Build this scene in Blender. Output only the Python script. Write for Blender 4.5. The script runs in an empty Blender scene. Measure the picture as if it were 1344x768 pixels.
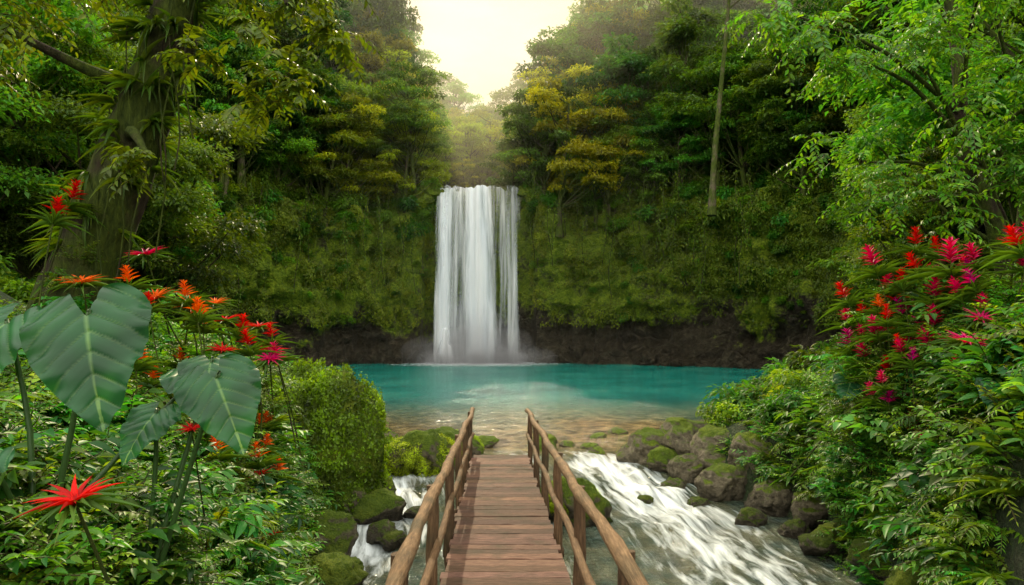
import bpy, math, random, bmesh
import numpy as np
from mathutils import Vector, noise as mn
R=np.random.RandomState(7); random.seed(7)
S=bpy.context.scene
S.view_settings.view_transform='Standard'; S.view_settings.look='None'; S.view_settings.exposure=0
# ---------------------------------------------------------------- materials
def newmat(name):
    m=bpy.data.materials.new(name); m.use_nodes=True; nt=m.node_tree; nt.nodes.clear(); return m,nt
def N(nt,t,**k):
    n=nt.nodes.new(t)
    for a,b in k.items(): setattr(n,a,b)
    return n
def ramp(nt,stops,fac=None):
    r=N(nt,'ShaderNodeValToRGB'); e=r.color_ramp.elements
    while len(e)<len(stops): e.new(0.5)
    for i,(p,c) in enumerate(stops):
        e[i].position=p; e[i].color=(c[0],c[1],c[2],1) if hasattr(c,'__len__') else (c,c,c,1)
    if fac is not None: nt.links.new(fac,r.inputs[0])
    return r
def math_(nt,op,a,b=None,clamp=False):
    n=N(nt,'ShaderNodeMath',operation=op); n.use_clamp=clamp
    for i,v in enumerate((a,b)):
        if v is None: continue
        if isinstance(v,(int,float)): n.inputs[i].default_value=v
        else: nt.links.new(v,n.inputs[i])
    return n.outputs[0]
def mixc(nt,f,a,b,bt='MIX'):
    n=N(nt,'ShaderNodeMix',data_type='RGBA',blend_type=bt)
    for i,v in ((0,f),(6,a),(7,b)):
        if isinstance(v,(int,float)): n.inputs[i].default_value=v
        elif isinstance(v,tuple): n.inputs[i].default_value=(*v[:3],1)
        else: nt.links.new(v,n.inputs[i])
    return n.outputs[2]
def noise(nt,scale,detail=4,vec=None,rough=0.55,dist=0):
    n=N(nt,'ShaderNodeTexNoise'); n.inputs['Scale'].default_value=scale; n.inputs['Detail'].default_value=detail
    n.inputs['Roughness'].default_value=rough; n.inputs['Distortion'].default_value=dist
    if vec is not None: nt.links.new(vec,n.inputs['Vector'])
    return n.outputs['Fac']
def bump(nt,h,strength=0.5,dist=0.1):
    b=N(nt,'ShaderNodeBump'); b.inputs['Strength'].default_value=strength; b.inputs['Distance'].default_value=dist
    nt.links.new(h,b.inputs['Height']); return b.outputs[0]

def leafmat(name,trans=0.4,rough=0.45,rnd=True,spec=0.4,gain=1.0):
    m,nt=newmat(name); L=nt.links.new
    a=N(nt,'ShaderNodeAttribute',attribute_name='Col')
    oi=N(nt,'ShaderNodeObjectInfo')
    h=N(nt,'ShaderNodeHueSaturation'); L(a.outputs['Color'],h.inputs['Color']); h.inputs['Saturation'].default_value=1.05
    if rnd:
        L(math_(nt,'ADD',math_(nt,'MULTIPLY',oi.outputs['Random'],0.07),0.47),h.inputs['Hue'])
        r2=math_(nt,'FRACT',math_(nt,'MULTIPLY',oi.outputs['Random'],7.31))
        L(math_(nt,'ADD',math_(nt,'MULTIPLY',r2,0.95*gain),0.48*gain),h.inputs['Value'])
    else: h.inputs['Value'].default_value=gain
    p=N(nt,'ShaderNodeBsdfPrincipled'); L(h.outputs[0],p.inputs['Base Color']); p.inputs['Roughness'].default_value=rough
    p.inputs['Specular IOR Level'].default_value=spec
    t=N(nt,'ShaderNodeBsdfTranslucent')
    tc=mixc(nt,1.0,h.outputs[0],(2.6,2.3,0.5),'MULTIPLY'); L(tc,t.inputs['Color'])
    mx=N(nt,'ShaderNodeMixShader'); mx.inputs[0].default_value=trans; L(p.outputs[0],mx.inputs[1]); L(t.outputs[0],mx.inputs[2])
    o=N(nt,'ShaderNodeOutputMaterial'); L(mx.outputs[0],o.inputs['Surface']); return m
M_leaf=leafmat('foliage_leaves',.42,.5,spec=.25,gain=1.45); M_leafn=leafmat('undergrowth_leaves',0.38,0.45,gain=1.7,spec=.3)
M_big=leafmat('broad_leaf',0.3,0.4,rnd=False,spec=0.4,gain=1.0); M_flow=leafmat('flower_petals',0.2,0.55,rnd=False,spec=0.2,gain=1.1)

def barkmat(name,c1,c2,moss=0.35,sc=(6,6,1.5)):
    m,nt=newmat(name); L=nt.links.new
    tc=N(nt,'ShaderNodeTexCoord'); mp=N(nt,'ShaderNodeMapping'); mp.inputs['Scale'].default_value=sc; L(tc.outputs['Object'],mp.inputs[0])
    n1=noise(nt,2.0,8,mp.outputs[0],0.7,0.4); n2=noise(nt,1.3,5,tc.outputs['Object'])
    c=ramp(nt,[(0.3,c1),(0.7,c2)],n1)
    mm=ramp(nt,[(0.62-moss*0.5,0.0),(0.72-moss*0.4,1.0)],n2)
    mc=ramp(nt,[(0.3,(0.015,0.028,0.006)),(0.7,(0.09,0.12,0.015))],n1)
    col=mixc(nt,mm.outputs[0],c.outputs[0],mc.outputs[0])
    p=N(nt,'ShaderNodeBsdfPrincipled'); L(col,p.inputs['Base Color']); p.inputs['Roughness'].default_value=0.9; p.inputs['Specular IOR Level'].default_value=.15
    L(bump(nt,n1,1.0,0.12),p.inputs['Normal'])
    o=N(nt,'ShaderNodeOutputMaterial'); L(p.outputs[0],o.inputs['Surface']); return m
M_bark=barkmat('mossy_bark',(0.013,0.010,0.006),(0.075,0.055,0.035),.5)
M_barkp=barkmat('pale_bark',(0.05,0.04,0.025),(0.17,0.14,0.09),0.5)

def rockmat(name,wall=False,mossamt=0.5,dark=1.0):
    m,nt=newmat(name); L=nt.links.new
    g=N(nt,'ShaderNodeNewGeometry'); sep=N(nt,'ShaderNodeSeparateXYZ'); L(g.outputs['Position'],sep.inputs[0])
    sn=N(nt,'ShaderNodeSeparateXYZ'); L(g.outputs['Normal'],sn.inputs[0])
    pos=g.outputs['Position']
    nb=noise(nt,0.25 if wall else 1.3,6,pos,0.6); nf=noise(nt,1.6 if wall else 6,8,pos,0.7); nm=noise(nt,5 if wall else 30,5,pos,0.7)
    vo=N(nt,'ShaderNodeTexVoronoi',feature='DISTANCE_TO_EDGE'); vo.inputs['Scale'].default_value=0.6 if wall else 1.6; L(pos,vo.inputs['Vector'])
    rock=ramp(nt,[(0.25,tuple(dark*v for v in (0.025,0.022,0.014))),(0.5,tuple(dark*v for v in (0.15,0.125,0.08))),(0.75,tuple(dark*v for v in (0.38,0.32,0.21)))],nf)
    k=1.7 if wall else 1.0
    moss=ramp(nt,[(0.3,(0.012*k,0.03*k,0.004)),(0.5,(0.09*k,0.14*k,0.011)),(0.7,(0.24*k,0.28*k,0.022))],mixc(nt,0.5,nm,nf if wall else nb))
    if wall:
        f=math_(nt,'ADD',math_(nt,'MULTIPLY',nb,1.9),math_(nt,'MULTIPLY',nf,1.1))
        hz=N(nt,'ShaderNodeMapRange'); hz.inputs[1].default_value=0.5; hz.inputs[2].default_value=7; hz.inputs[3].default_value=-0.95; hz.inputs[4].default_value=-0.05
        L(sep.outputs[2],hz.inputs[0]); f=math_(nt,'ADD',f,hz.outputs[0])
        mk=ramp(nt,[(1.05/2,0.0),(1.3/2,1.0)],math_(nt,'MULTIPLY',f,0.5))
    else:
        f=math_(nt,'ADD',math_(nt,'MULTIPLY',sn.outputs[2],0.42),math_(nt,'MULTIPLY',math_(nt,'ADD',nb,math_(nt,'MULTIPLY',nf,0.6)),0.75))
        mk=ramp(nt,[(max(0.0,0.98-0.42*mossamt),0.0),(max(.05,1.1-0.42*mossamt),1.0)],f)
    col=mixc(nt,mk.outputs[0],rock.outputs[0],moss.outputs[0])
    if not wall:   # wet dark band near the waterline
        wt=N(nt,'ShaderNodeMapRange'); wt.inputs[1].default_value=-.35; wt.inputs[2].default_value=.12; wt.inputs[3].default_value=.35; wt.inputs[4].default_value=1; L(sep.outputs[2],wt.inputs[0])
        col=mixc(nt,1.0,col,wt.outputs[0],'MULTIPLY')
    p=N(nt,'ShaderNodeBsdfPrincipled'); L(col,p.inputs['Base Color'])
    rr=ramp(nt,[(0,0.35 if wall else .65),(1,0.95)],mk.outputs[0]); L(rr.outputs[0],p.inputs['Roughness']); p.inputs['Specular IOR Level'].default_value=.2
    hh=math_(nt,'ADD',math_(nt,'ADD',nf,math_(nt,'MULTIPLY',nm,0.5)),math_(nt,'MULTIPLY',math_(nt,'MINIMUM',vo.outputs['Distance'],0.12),2.0))
    L(bump(nt,hh,1.0,1.3 if wall else 0.16),p.inputs['Normal'])
    o=N(nt,'ShaderNodeOutputMaterial'); L(p.outputs[0],o.inputs['Surface']); return m
M_wall=rockmat('mossy_cliff_rock',True,dark=0.4); M_rock=rockmat('boulder_rock',mossamt=0.40,dark=1.15); M_mossrock=rockmat('mossy_boulder_rock',mossamt=0.85); M_moss=rockmat('thick_moss',mossamt=2.2)

def groundmat():
    m,nt=newmat('forest_soil'); L=nt.links.new
    g=N(nt,'ShaderNodeNewGeometry'); a=noise(nt,1.5,8,g.outputs['Position'],0.7); b=noise(nt,14,4,g.outputs['Position'])
    c=ramp(nt,[(0.3,(0.012,0.014,0.005)),(0.5,(0.025,0.045,0.009)),(0.75,(0.06,0.05,0.028))],a)
    p=N(nt,'ShaderNodeBsdfPrincipled'); L(c.outputs[0],p.inputs['Base Color']); p.inputs['Roughness'].default_value=0.95
    L(bump(nt,math_(nt,'ADD',a,b),1,0.15),p.inputs['Normal'])
    o=N(nt,'ShaderNodeOutputMaterial'); L(p.outputs[0],o.inputs['Surface']); return m
M_ground=groundmat()
def woodmat(name,c1,c2,c3,axis):
    m,nt=newmat(name); L=nt.links.new
    tc=N(nt,'ShaderNodeTexCoord'); mp=N(nt,'ShaderNodeMapping'); mp.inputs['Scale'].default_value=axis; L(tc.outputs['Object'],mp.inputs[0])
    n1=noise(nt,3,8,mp.outputs[0],0.7,0.3); n2=noise(nt,2.2,4,tc.outputs['Object'])
    at=N(nt,'ShaderNodeAttribute',attribute_name='Col')
    c=ramp(nt,[(0.28,c1),(0.5,c2),(0.75,c3)],n1)
    col=mixc(nt,1.0,c.outputs[0],at.outputs['Color'],'MULTIPLY')
    mk=ramp(nt,[(0.48,0.0),(0.7,0.7)],n2); col=mixc(nt,mk.outputs[0],col,(0.03,0.028,0.012))
    p=N(nt,'ShaderNodeBsdfPrincipled'); L(col,p.inputs['Base Color']); p.inputs['Roughness'].default_value=0.7; p.inputs['Specular IOR Level'].default_value=.25
    L(bump(nt,n1,0.9,0.02),p.inputs['Normal'])
    o=N(nt,'ShaderNodeOutputMaterial'); L(p.outputs[0],o.inputs['Surface']); return m
M_plank=woodmat('weathered_planks',(0.03,0.016,0.010),(0.13,0.07,0.044),(0.27,0.16,0.105),(2,22,22))
M_rail=woodmat('log_rail_wood',(0.04,0.02,0.009),(0.16,0.09,0.04),(0.33,0.21,0.11),(18,1.6,18))
M_post=woodmat('log_post_wood',(0.03,0.016,0.008),(0.11,0.06,0.028),(0.22,0.13,0.065),(18,18,1.8))

# ---------------------------------------------------------------- mesh builder
class MB:
    def __init__(s): s.v=[];s.f=[];s.c=[];s.n=0
    def add(s,v,f,mat=0,col=(1,1,1),smooth=True):
        v=np.asarray(v,dtype=np.float32).reshape(-1,3); f=np.asarray(f,dtype=np.int32)
        c=np.asarray(col,dtype=np.float32)
        if c.ndim==1: c=np.tile(c,(len(v),1))
        s.v.append(v); s.c.append(c); s.f.append((f+s.n,mat,smooth)); s.n+=len(v)
    def mesh(s,name,mats):
        me=bpy.data.meshes.new(name); V=np.concatenate(s.v); C=np.concatenate(s.c)
        me.vertices.add(len(V)); me.vertices.foreach_set('co',V.ravel())
        li=np.concatenate([f.ravel() for f,_,_ in s.f]); 
        tot=np.concatenate([np.full(len(f),f.shape[1]) for f,_,_ in s.f]); st=np.concatenate([[0],np.cumsum(tot)[:-1]])
        mi=np.concatenate([np.full(len(f),m) for f,m,_ in s.f]); sm=np.concatenate([np.full(len(f),q) for f,_,q in s.f])
        me.loops.add(len(li)); me.loops.foreach_set('vertex_index',li.astype(np.int32))
        me.polygons.add(len(tot)); me.polygons.foreach_set('loop_start',st.astype(np.int32))
        for m in mats: me.materials.append(m)
        me.polygons.foreach_set('material_index',mi.astype(np.int32)); me.polygons.foreach_set('use_smooth',sm.astype(bool))
        at=me.attributes.new('Col','FLOAT_COLOR','POINT'); at.data.foreach_set('color',np.hstack([C,np.ones((len(C),1),dtype=np.float32)]).ravel())
        me.update(calc_edges=True); return me
def obj(name,me,parent=None,loc=(0,0,0),rot=(0,0,0),sc=1):
    o=bpy.data.objects.new(name,me); S.collection.objects.link(o); o.location=loc; o.rotation_euler=rot
    o.scale=(sc,sc,sc) if isinstance(sc,(int,float)) else sc
    if parent: o.parent=parent
    return o
def empty(name): return obj(name,None)
def nrm(a): return a/np.maximum(np.linalg.norm(a,axis=-1,keepdims=True),1e-9)
T_dia=(np.array([[0,0,0],[.5,.42,.12],[0,1,-.12],[-.5,.42,.12]]),np.array([[0,1,2],[0,2,3]]))
def lance(rows=4,droop=0.25,fold=0.1,pw=0.75):
    v=[[0,0,0]]
    for i in range(1,rows):
        t=i/rows; w=0.5*math.sin(math.pi*t**pw); z=-droop*t*t
        v+=[[-w,t,z+fold*w*2],[0,t,z],[w,t,z+fold*w*2]]
    v.append([0,1,-droop])
    tris=[]
    def q(a,b,c,d): tris.append([a,b,c]); tris.append([a,c,d])
    tris+= [[0,2,1],[0,3,2]]
    for i in range(rows-2):
        a=1+3*i; q(a,a+1,a+4,a+3); q(a+1,a+2,a+5,a+4)
    a=1+3*(rows-2); e=len(v)-1; tris+=[[a,a+1,e],[a+1,a+2,e]]
    return np.array(v,dtype=float),np.array(tris)
T_lan=lance(4); T_strap=lance(7,0.55,0.12,0.45); T_brd=lance(5,0.2,0.12,0.62)
def leaves(mb,T,c,d,n,size,width,col,mat=0):
    c=np.asarray(c,float); d=nrm(np.asarray(d,float)); n=np.asarray(n,float)
    x=nrm(np.cross(d,n)); n=np.cross(x,d); k=len(c); tv,tf=T
    size=np.broadcast_to(size,(k,)); w=size*width
    V=c[:,None,:]+x[:,None,:]*(tv[None,:,0:1]*w[:,None,None])+d[:,None,:]*(tv[None,:,1:2]*size[:,None,None])+n[:,None,:]*(tv[None,:,2:3]*size[:,None,None])
    F=tf[None]+ (np.arange(k)*len(tv))[:,None,None]
    col=np.broadcast_to(np.asarray(col,float),(k,3)); C=np.repeat(col,len(tv),axis=0)
    mb.add(V.reshape(-1,3),F.reshape(-1,tf.shape[1]),mat,C)
def tube(mb,pts,rad,k=8,mat=0,col=(1,1,1),wob=0.0,cap=False):
    pts=np.asarray(pts,float); m=len(pts); rad=np.broadcast_to(rad,(m,)); T=nrm(np.gradient(pts,axis=0))
    ref=np.array([0.13,1,0.07]) if abs(T[0][2])>0.7 else np.array([0,0,1.])
    X=nrm(np.cross(T,ref)); Y=np.cross(T,X); a=np.arange(k)/k*2*math.pi
    rr=rad[:,None]*(1+wob*R.uniform(-1,1,(m,k)))
    V=pts[:,None,:]+rr[...,None]*(np.cos(a)[None,:,None]*X[:,None,:]+np.sin(a)[None,:,None]*Y[:,None,:])
    F=[[i*k+j,i*k+(j+1)%k,(i+1)*k+(j+1)%k,(i+1)*k+j] for i in range(m-1) for j in range(k)]
    mb.add(V,F,mat,col)
    if cap:
        for i in (0,m-1):
            mb.add(np.vstack([V[i],pts[i]]),[[j,(j+1)%k,k] for j in range(k)],mat,col,False)
def smooth_path(p,n):
    p=np.asarray(p,float); tt=np.linspace(0,1,n); o=np.zeros((n,p.shape[1]))
    for i,x in enumerate(tt):
        s=x*(len(p)-1); k=min(int(s),len(p)-2); u=s-k
        a=p[max(k-1,0)];b=p[k];c=p[k+1];d=p[min(k+2,len(p)-1)]
        o[i]=0.5*((2*b)+(-a+c)*u+(2*a-5*b+4*c-d)*u*u+(-a+3*b-3*c+d)*u**3)
    return o
def greens(n,base=(0.045,0.1,0.014),yel=0.4):
    b=np.array(base); y=np.array((0.115,0.155,0.013)); f=R.rand(n,1)**2*yel
    return (b*(1-f)+y*f)*R.uniform(0.65,1.35,(n,1))
def twig(mb,p0,d,L,nl,ls,w,droop,base,T=T_lan,yel=0.3,mat=0,stem=True,stemr=0.006,taper=True):
    p0=np.array(p0,float); d=np.array(d,float); d/=np.linalg.norm(d); t=np.linspace(0.12,1,nl)
    P=p0+d*L*t[:,None]-np.array([0,0,1])*(droop*L*t[:,None]**2)
    tg=nrm(d-np.array([0,0,2*droop])*t[:,None]); side=nrm(np.cross(tg,[0,0,1.001]))
    sg=np.where(np.arange(nl)%2==0,1,-1)[:,None]
    dr=tg*R.uniform(0.35,0.8,(nl,1))+side*sg*0.8+R.normal(0,0.12,(nl,3))-np.array([0,0,0.12]); dr[-1]=tg[-1]
    nn=np.cross(side,tg)+R.normal(0,0.22,(nl,3)); sz=ls*(np.sin(math.pi*(0.15+0.75*t))**0.6 if taper else 1)*R.uniform(0.75,1.2,nl)
    leaves(mb,T,P,dr,nn,sz,w,greens(nl,base,yel)*R.uniform(0.7,1.3),mat)
    if stem: tube(mb,np.vstack([p0,P[::max(1,nl//4)],P[-1]]),stemr,4,mat,(0.05,0.05,0.015))
# ---------------------------------------------------------------- terrain
LY=[-30,2,6,9,12,16,18,21,25,35,45,55,65,72]; LX=[-2,-2.0,-2.2,-2.9,-3.5,-4.3,-4.4,-4.8,-7,-13,-18,-22,-22,-20]
RY=[-30,4,8,10,12,14,16,18,20,25,36,54,62,72]; RX=[4,4.2,5.2,5.8,6.1,6.1,5.2,4.7,5.0,8.0,14,21,23,21]
def hgt(x,y):
    l=np.interp(y,LY,LX); r=np.interp(y,RY,RX)
    ch=-0.5*(1-np.clip((y-13)/6,0,1))
    sl=l-x; sr=x-r
    k=np.interp(y,[15,24,60],[1,0.3,0.3]); kr=np.interp(y,[12,15,18,24,60],[1.2,.7,.3,.18,.25])
    hl=2.2*k*(1-np.exp(-np.maximum(sl,0)/0.6))+0.33*np.maximum(sl,0)
    hr=3.0*kr*(1-np.exp(-np.maximum(sr,0)/0.5))+0.33*np.maximum(sr,0)
    inside=(sl<=0)&(sr<=0)
    dep=-np.minimum(np.minimum(-sl,-sr)*0.5,1.2)-0.02
    h=np.where(inside,dep,np.maximum(hl,hr)); return np.minimum(h,16)+ch-0.02
def nz(x,y,z,s=1): return mn.fractal(Vector((x*s,y*s,z*s)),1.0,2.0,4)
xs=np.concatenate([[-600,-300,-150,-90],np.arange(-60,-14,2),np.arange(-14,14,.3),np.arange(14,60,2),[60,90,150,300,600]])
ys=np.concatenate([[-600,-300,-120,-60,-30],np.arange(-15,0,1.5),np.arange(0,30,.3),np.arange(30,76,1.5),[90,150,300,600,1200]])
X,Y=np.meshgrid(xs,ys); Z=hgt(X,np.minimum(Y,72))
for i in range(X.shape[0]):
    for j in range(X.shape[1]):
        if abs(X[i,j])<60 and abs(Y[i,j])<76: Z[i,j]+=0.3*nz(X[i,j],Y[i,j],0,0.7)*(1 if Z[i,j]>0.3 else 0.3)
nx=len(xs); ny=len(ys)
def gridf(ny,nx):
    a=(np.arange(ny-1)[:,None]*nx+np.arange(nx-1)[None]).ravel(); return np.stack([a,a+1,a+nx+1,a+nx],1)
mb=MB(); mb.add(np.stack([X,Y,Z],-1),gridf(ny,nx)); obj('ground',mb.mesh('ground',[M_ground]))
# ---------------------------------------------------------------- gorge wall
PATH=[(-110,-10),(-62,8),(-42,26),(-31,42),(-26,54),(-20,62.5),(-14,67),(-9.8,70),(-8.6,73),(-3.5,73.6),(1.6,73),(2.8,70),(8,68.6),(15,65.5),(22,60.5),(29,51),(35,38),(46,24),(66,8),(110,-10)]
path=smooth_path(PATH,900)
seg=np.concatenate([[0],np.cumsum(np.linalg.norm(np.diff(path,axis=0),axis=1))]); NU=640
g=np.linspace(-1,1,NU); g=np.sign(g)*np.abs(g)**1.6; uu=(g+1)/2*seg[-1]
PX=np.interp(uu,seg,path[:,0]); PY=np.interp(uu,seg,path[:,1])
OUT=nrm(np.stack([PX+3,PY-38.0],-1))
ts=np.concatenate([np.arange(-3,20,0.28),np.arange(20,60,1.0),np.arange(60,150,4)])
def notchw(x,y): 
    q=abs(x+3.5); return np.clip((8.8-q)/3.6,0,1) if y>60 else 0.0
def wallpt(px,py,ox,oy,t):
    w=notchw(px,py); w=w*w*(3-2*w)
    zw=t if t<15 else 15+0.62*(t-15); rw=0.10*max(t,0) if t<15 else 1.5+0.80*(t-15)
    zn=min(t,17.9)+0.30*max(t-20,0); rn=0.04*max(t,0)+max(t-17.9,0)*1.0
    zz=zw*(1-w)+zn*w; r=rw*(1-w)+rn*w
    x=px+ox*r; y=py+oy*r
    a=(1-0.75*w) if t<19 else 1-0.6*w
    d=2.2*nz(x*1,y*1,zz*0.35,0.17)+1.1*nz(x,y,zz*.6,0.5)
    v=mn.noise(Vector((x*.35,y*.35,zz*.12))); d-=1.6*max(.35-abs(v)*2.2,0)
    st=mn.noise(Vector((x*.12,y*.12,zz*.9))); d+=0.8*st
    d+=0.35*mn.noise(Vector((x*1.8,y*1.8,zz*1.2)))
    d+=1.3*math.exp(-((zz-3.0)/1.9)**2)-0.2
    x+=ox*d*a; y+=oy*d*a; zz+=0.6*mn.noise(Vector((x*.6,y*.6,zz*.6)))*a
    return x,y,zz
WV=np.array([[wallpt(PX[i],PY[i],OUT[i,0],OUT[i,1],t) for i in range(NU)] for t in ts])
mb=MB(); mb.add(WV,gridf(len(ts),NU)); obj('cliff',mb.mesh('cliff',[M_wall]))
ic=int(np.argmin(np.hypot(path[:,0]+3.5,path[:,1]-73.6))); uc=seg[ic]
def wi(u,t):
    i=int(np.clip(np.searchsorted(uu,u),0,NU-1)); j=int(np.clip(np.searchsorted(ts,t),0,len(ts)-1)); return i,j
def wallz(x,y):
    A=WV[60:]; d=(A[...,0]-x)**2+(A[...,1]-y)**2; k=np.unravel_index(np.argmin(d),d.shape); return float(A[k][2])
mb=MB(); n=230000
du=R.uniform(5.4,52,n)*np.where(R.rand(n)<.5,1,-1); tq=3.5+22*R.rand(n)**.9
ii=np.clip(np.searchsorted(uu,uc+du),1,NU-2); jj=np.clip(np.searchsorted(ts,tq),1,len(ts)-2)
P=WV[jj,ii]; P=P+(WV[jj,np.clip(ii+1,0,NU-1)]-P)*R.rand(n,1)+(WV[np.clip(jj+1,0,len(ts)-1),ii]-P)*R.rand(n,1)
den=np.array([mn.noise(Vector((p[0]*.35,p[1]*.35,p[2]*.3)))+.5*mn.noise(Vector((p[0]*1.1,p[1]*1.1,p[2]*.9))) for p in P])
keep=(den+R.normal(0,.12,n)+np.clip((P[:,2]-5)*.03,-.25,.25)-.38*np.exp(-(np.abs(P[:,0]+3.5)/17)**2)*(P[:,2]<16))>-.02; P=P[keep]; ii=ii[keep]; den=den[keep]; n=len(P)
o3=np.stack([-OUT[ii,0],-OUT[ii,1],np.zeros(n)],-1)
P=P+o3*(R.uniform(-.1,.35,(n,1))+np.clip(den,0,.6)[:,None]*.9)
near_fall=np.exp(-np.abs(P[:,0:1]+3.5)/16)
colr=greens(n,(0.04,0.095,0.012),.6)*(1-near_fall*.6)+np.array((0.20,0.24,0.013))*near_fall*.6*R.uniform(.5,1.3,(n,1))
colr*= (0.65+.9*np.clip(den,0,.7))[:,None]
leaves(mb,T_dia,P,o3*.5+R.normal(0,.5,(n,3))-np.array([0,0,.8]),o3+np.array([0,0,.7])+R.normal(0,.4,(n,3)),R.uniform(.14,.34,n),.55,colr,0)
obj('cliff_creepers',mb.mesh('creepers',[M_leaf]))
# ---------------------------------------------------------------- trees
def gen_tree(name,H,cR,ncl,lpc,ls,r0=0.28,base=(0.045,0.1,0.014),crown0=0.35,flat=0.5,bark=None,yel=0.4,seed=0):
    mb=MB(); lean=R.uniform(-0.08,0.08,2)*H
    tp=np.array([[lean[0]*t**1.5+0.15*math.sin(5*t+seed),lean[1]*t**1.5+0.15*math.cos(4*t+seed),H*0.86*t-0.8*(1-t)] for t in np.linspace(0,1,10)])
    tube(mb,tp,r0*(1-0.75*np.linspace(0,1,10))*np.array([1.5]+[1]*9),9,0,(1,1,1),0.08)
    for k in range(ncl):
        hf=R.uniform(0,1); z=H*(crown0+(1-crown0)*hf)
        rm=cR*math.sin(math.pi*(0.2+0.72*hf))**0.7
        a=R.uniform(0,2*math.pi); r=rm*math.sqrt(R.uniform(0.05,1)); 
        c=np.array([lean[0]*.8+r*math.cos(a),lean[1]*.8+r*math.sin(a),z])
        rc=cR*R.uniform(0.18,0.38)
        i=int(np.clip(z/H/.86*9-r/H*9*.7,2,9)); s=tp[i]; mid=(s+c)/2+np.array([0,0,-0.1*r])
        tube(mb,smooth_path([s,mid,c],5),np.linspace(r0*0.3,0.025,5),5,0)
        n=int(lpc*(rc/(cR*0.30))**2); d=nrm(R.normal(0,1,(n,3))); d[:,2]=np.where(d[:,2]<-0.25,-d[:,2],d[:,2])
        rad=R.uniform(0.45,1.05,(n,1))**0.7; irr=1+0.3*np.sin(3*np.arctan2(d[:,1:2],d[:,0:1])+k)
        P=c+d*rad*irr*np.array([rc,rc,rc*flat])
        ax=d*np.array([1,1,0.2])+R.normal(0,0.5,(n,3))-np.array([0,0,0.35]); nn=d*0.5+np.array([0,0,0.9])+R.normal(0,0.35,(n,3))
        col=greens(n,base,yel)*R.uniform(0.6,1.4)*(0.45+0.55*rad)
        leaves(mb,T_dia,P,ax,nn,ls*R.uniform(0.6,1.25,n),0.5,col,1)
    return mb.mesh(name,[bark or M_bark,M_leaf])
TV=[gen_tree('tree_a',13,4.6,30,330,.36,seed=1),
    gen_tree('tree_b',15,5.2,34,330,.36,base=(0.04,0.095,0.014),flat=0.35,seed=2),
    gen_tree('tree_c',11,4.6,28,380,.30,base=(0.06,0.115,0.012),yel=0.7,seed=3),
    gen_tree('tree_d',17,4.4,30,300,.42,base=(0.035,0.09,0.018),crown0=0.4,flat=0.6,bark=M_barkp,seed=4),
    gen_tree('tree_e',10,4.0,26,360,.32,base=(0.05,0.105,0.016),crown0=0.2,seed=5)]
TN=[gen_tree('tree_f',12,4.4,34,700,.22,base=(0.04,0.095,0.014),crown0=0.15,seed=6),
    gen_tree('tree_g',15,4.8,36,700,.23,base=(0.033,0.085,0.014),crown0=0.25,flat=0.45,seed=7)]
TG=gen_tree('tree_sunglow_tint',11,4.6,24,380,.30,base=(0.17,0.19,0.012),yel=.3,crown0=.25,flat=.4,seed=11)  # golden sunlight near the sky gap painted into the leaf colour
EM=gen_tree('tree_emergent',24,5.0,26,420,.36,r0=0.22,crown0=0.72,flat=0.5,bark=M_barkp,seed=8)
def gen_bush(name,rc,n,ls,base,flat=0.8,yel=.4,T=T_dia,w=0.5):
    mb=MB()
    for k in range(7):
        c=np.array([R.uniform(-.6,.6)*rc,R.uniform(-.6,.6)*rc,R.uniform(.1,.7)*rc]); q=rc*R.uniform(.35,.6)
        d=nrm(R.normal(0,1,(n,3))); P=c+d*q*R.uniform(.5,1,(n,1))*np.array([1,1,flat])
        leaves(mb,T,P,d*np.array([1,1,.3])+R.normal(0,.45,(n,3))-np.array([0,0,.3]),d*.5+np.array([0,0,.9])+R.normal(0,.3,(n,3)),ls*R.uniform(.6,1.2,n),w,greens(n,base,yel)*R.uniform(.7,1.3),0)
    return mb.mesh(name,[M_leaf])
BV=[gen_bush('bush_a',1.6,170,.26,(0.05,0.11,0.012)),gen_bush('bush_b',1.5,150,.3,(0.07,0.13,0.012),yel=.8),gen_bush('bush_c',1.7,120,.5,(0.04,0.1,0.014),T=T_lan,w=0.35)]
def gen_fern(name,nf,L,nl,ls,base,droop=0.5,up=0.9,w=0.22,mat=M_leafn):
    mb=MB()
    for k in range(nf):
        a=k/nf*2*math.pi+R.uniform(-.3,.3); u=up*R.uniform(.6,1.3)
        twig(mb,(0,0,0),(math.cos(a),math.sin(a),u),L*R.uniform(.75,1.15),nl,ls,w,droop*R.uniform(.8,1.3),base,yel=.5)
    return mb.mesh(name,[mat])
forest=empty('rainforest_trees')
for k in range(560):
    du=R.uniform(3,75)*(1 if R.rand()<0.52 else -1); u=uc+du
    t=14.5+62*R.rand()**1.4
    i,j=wi(u,t); p=WV[j,i]
    if p[1]<16: continue
    me=TV[int(R.randint(0,5))]; sc=R.uniform(.7,1.2)
    ax=(p[0]+3.4)/p[1]*100
    if abs(ax)<13:
        if R.rand()<.65: me=TG
        lim=3.6+p[1]*(.29+.16*(max(abs(ax)-2,0)/8.5)**1.4)
        if p[2]+11*sc>lim: sc=max(0.35,(lim-p[2])/13) 
        if p[2]>lim-3: continue
    elif abs(ax)<20 and R.rand()<.5: me=TG
    if abs(ax)<4.5 and p[1]<84: continue
    obj('rainforest_tree',me,forest,(p[0],p[1],p[2]-.8),(R.uniform(-.08,.08),R.uniform(-.08,.08),R.uniform(0,6.28)),(sc,sc,sc*R.uniform(.9,1.15)))
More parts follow.
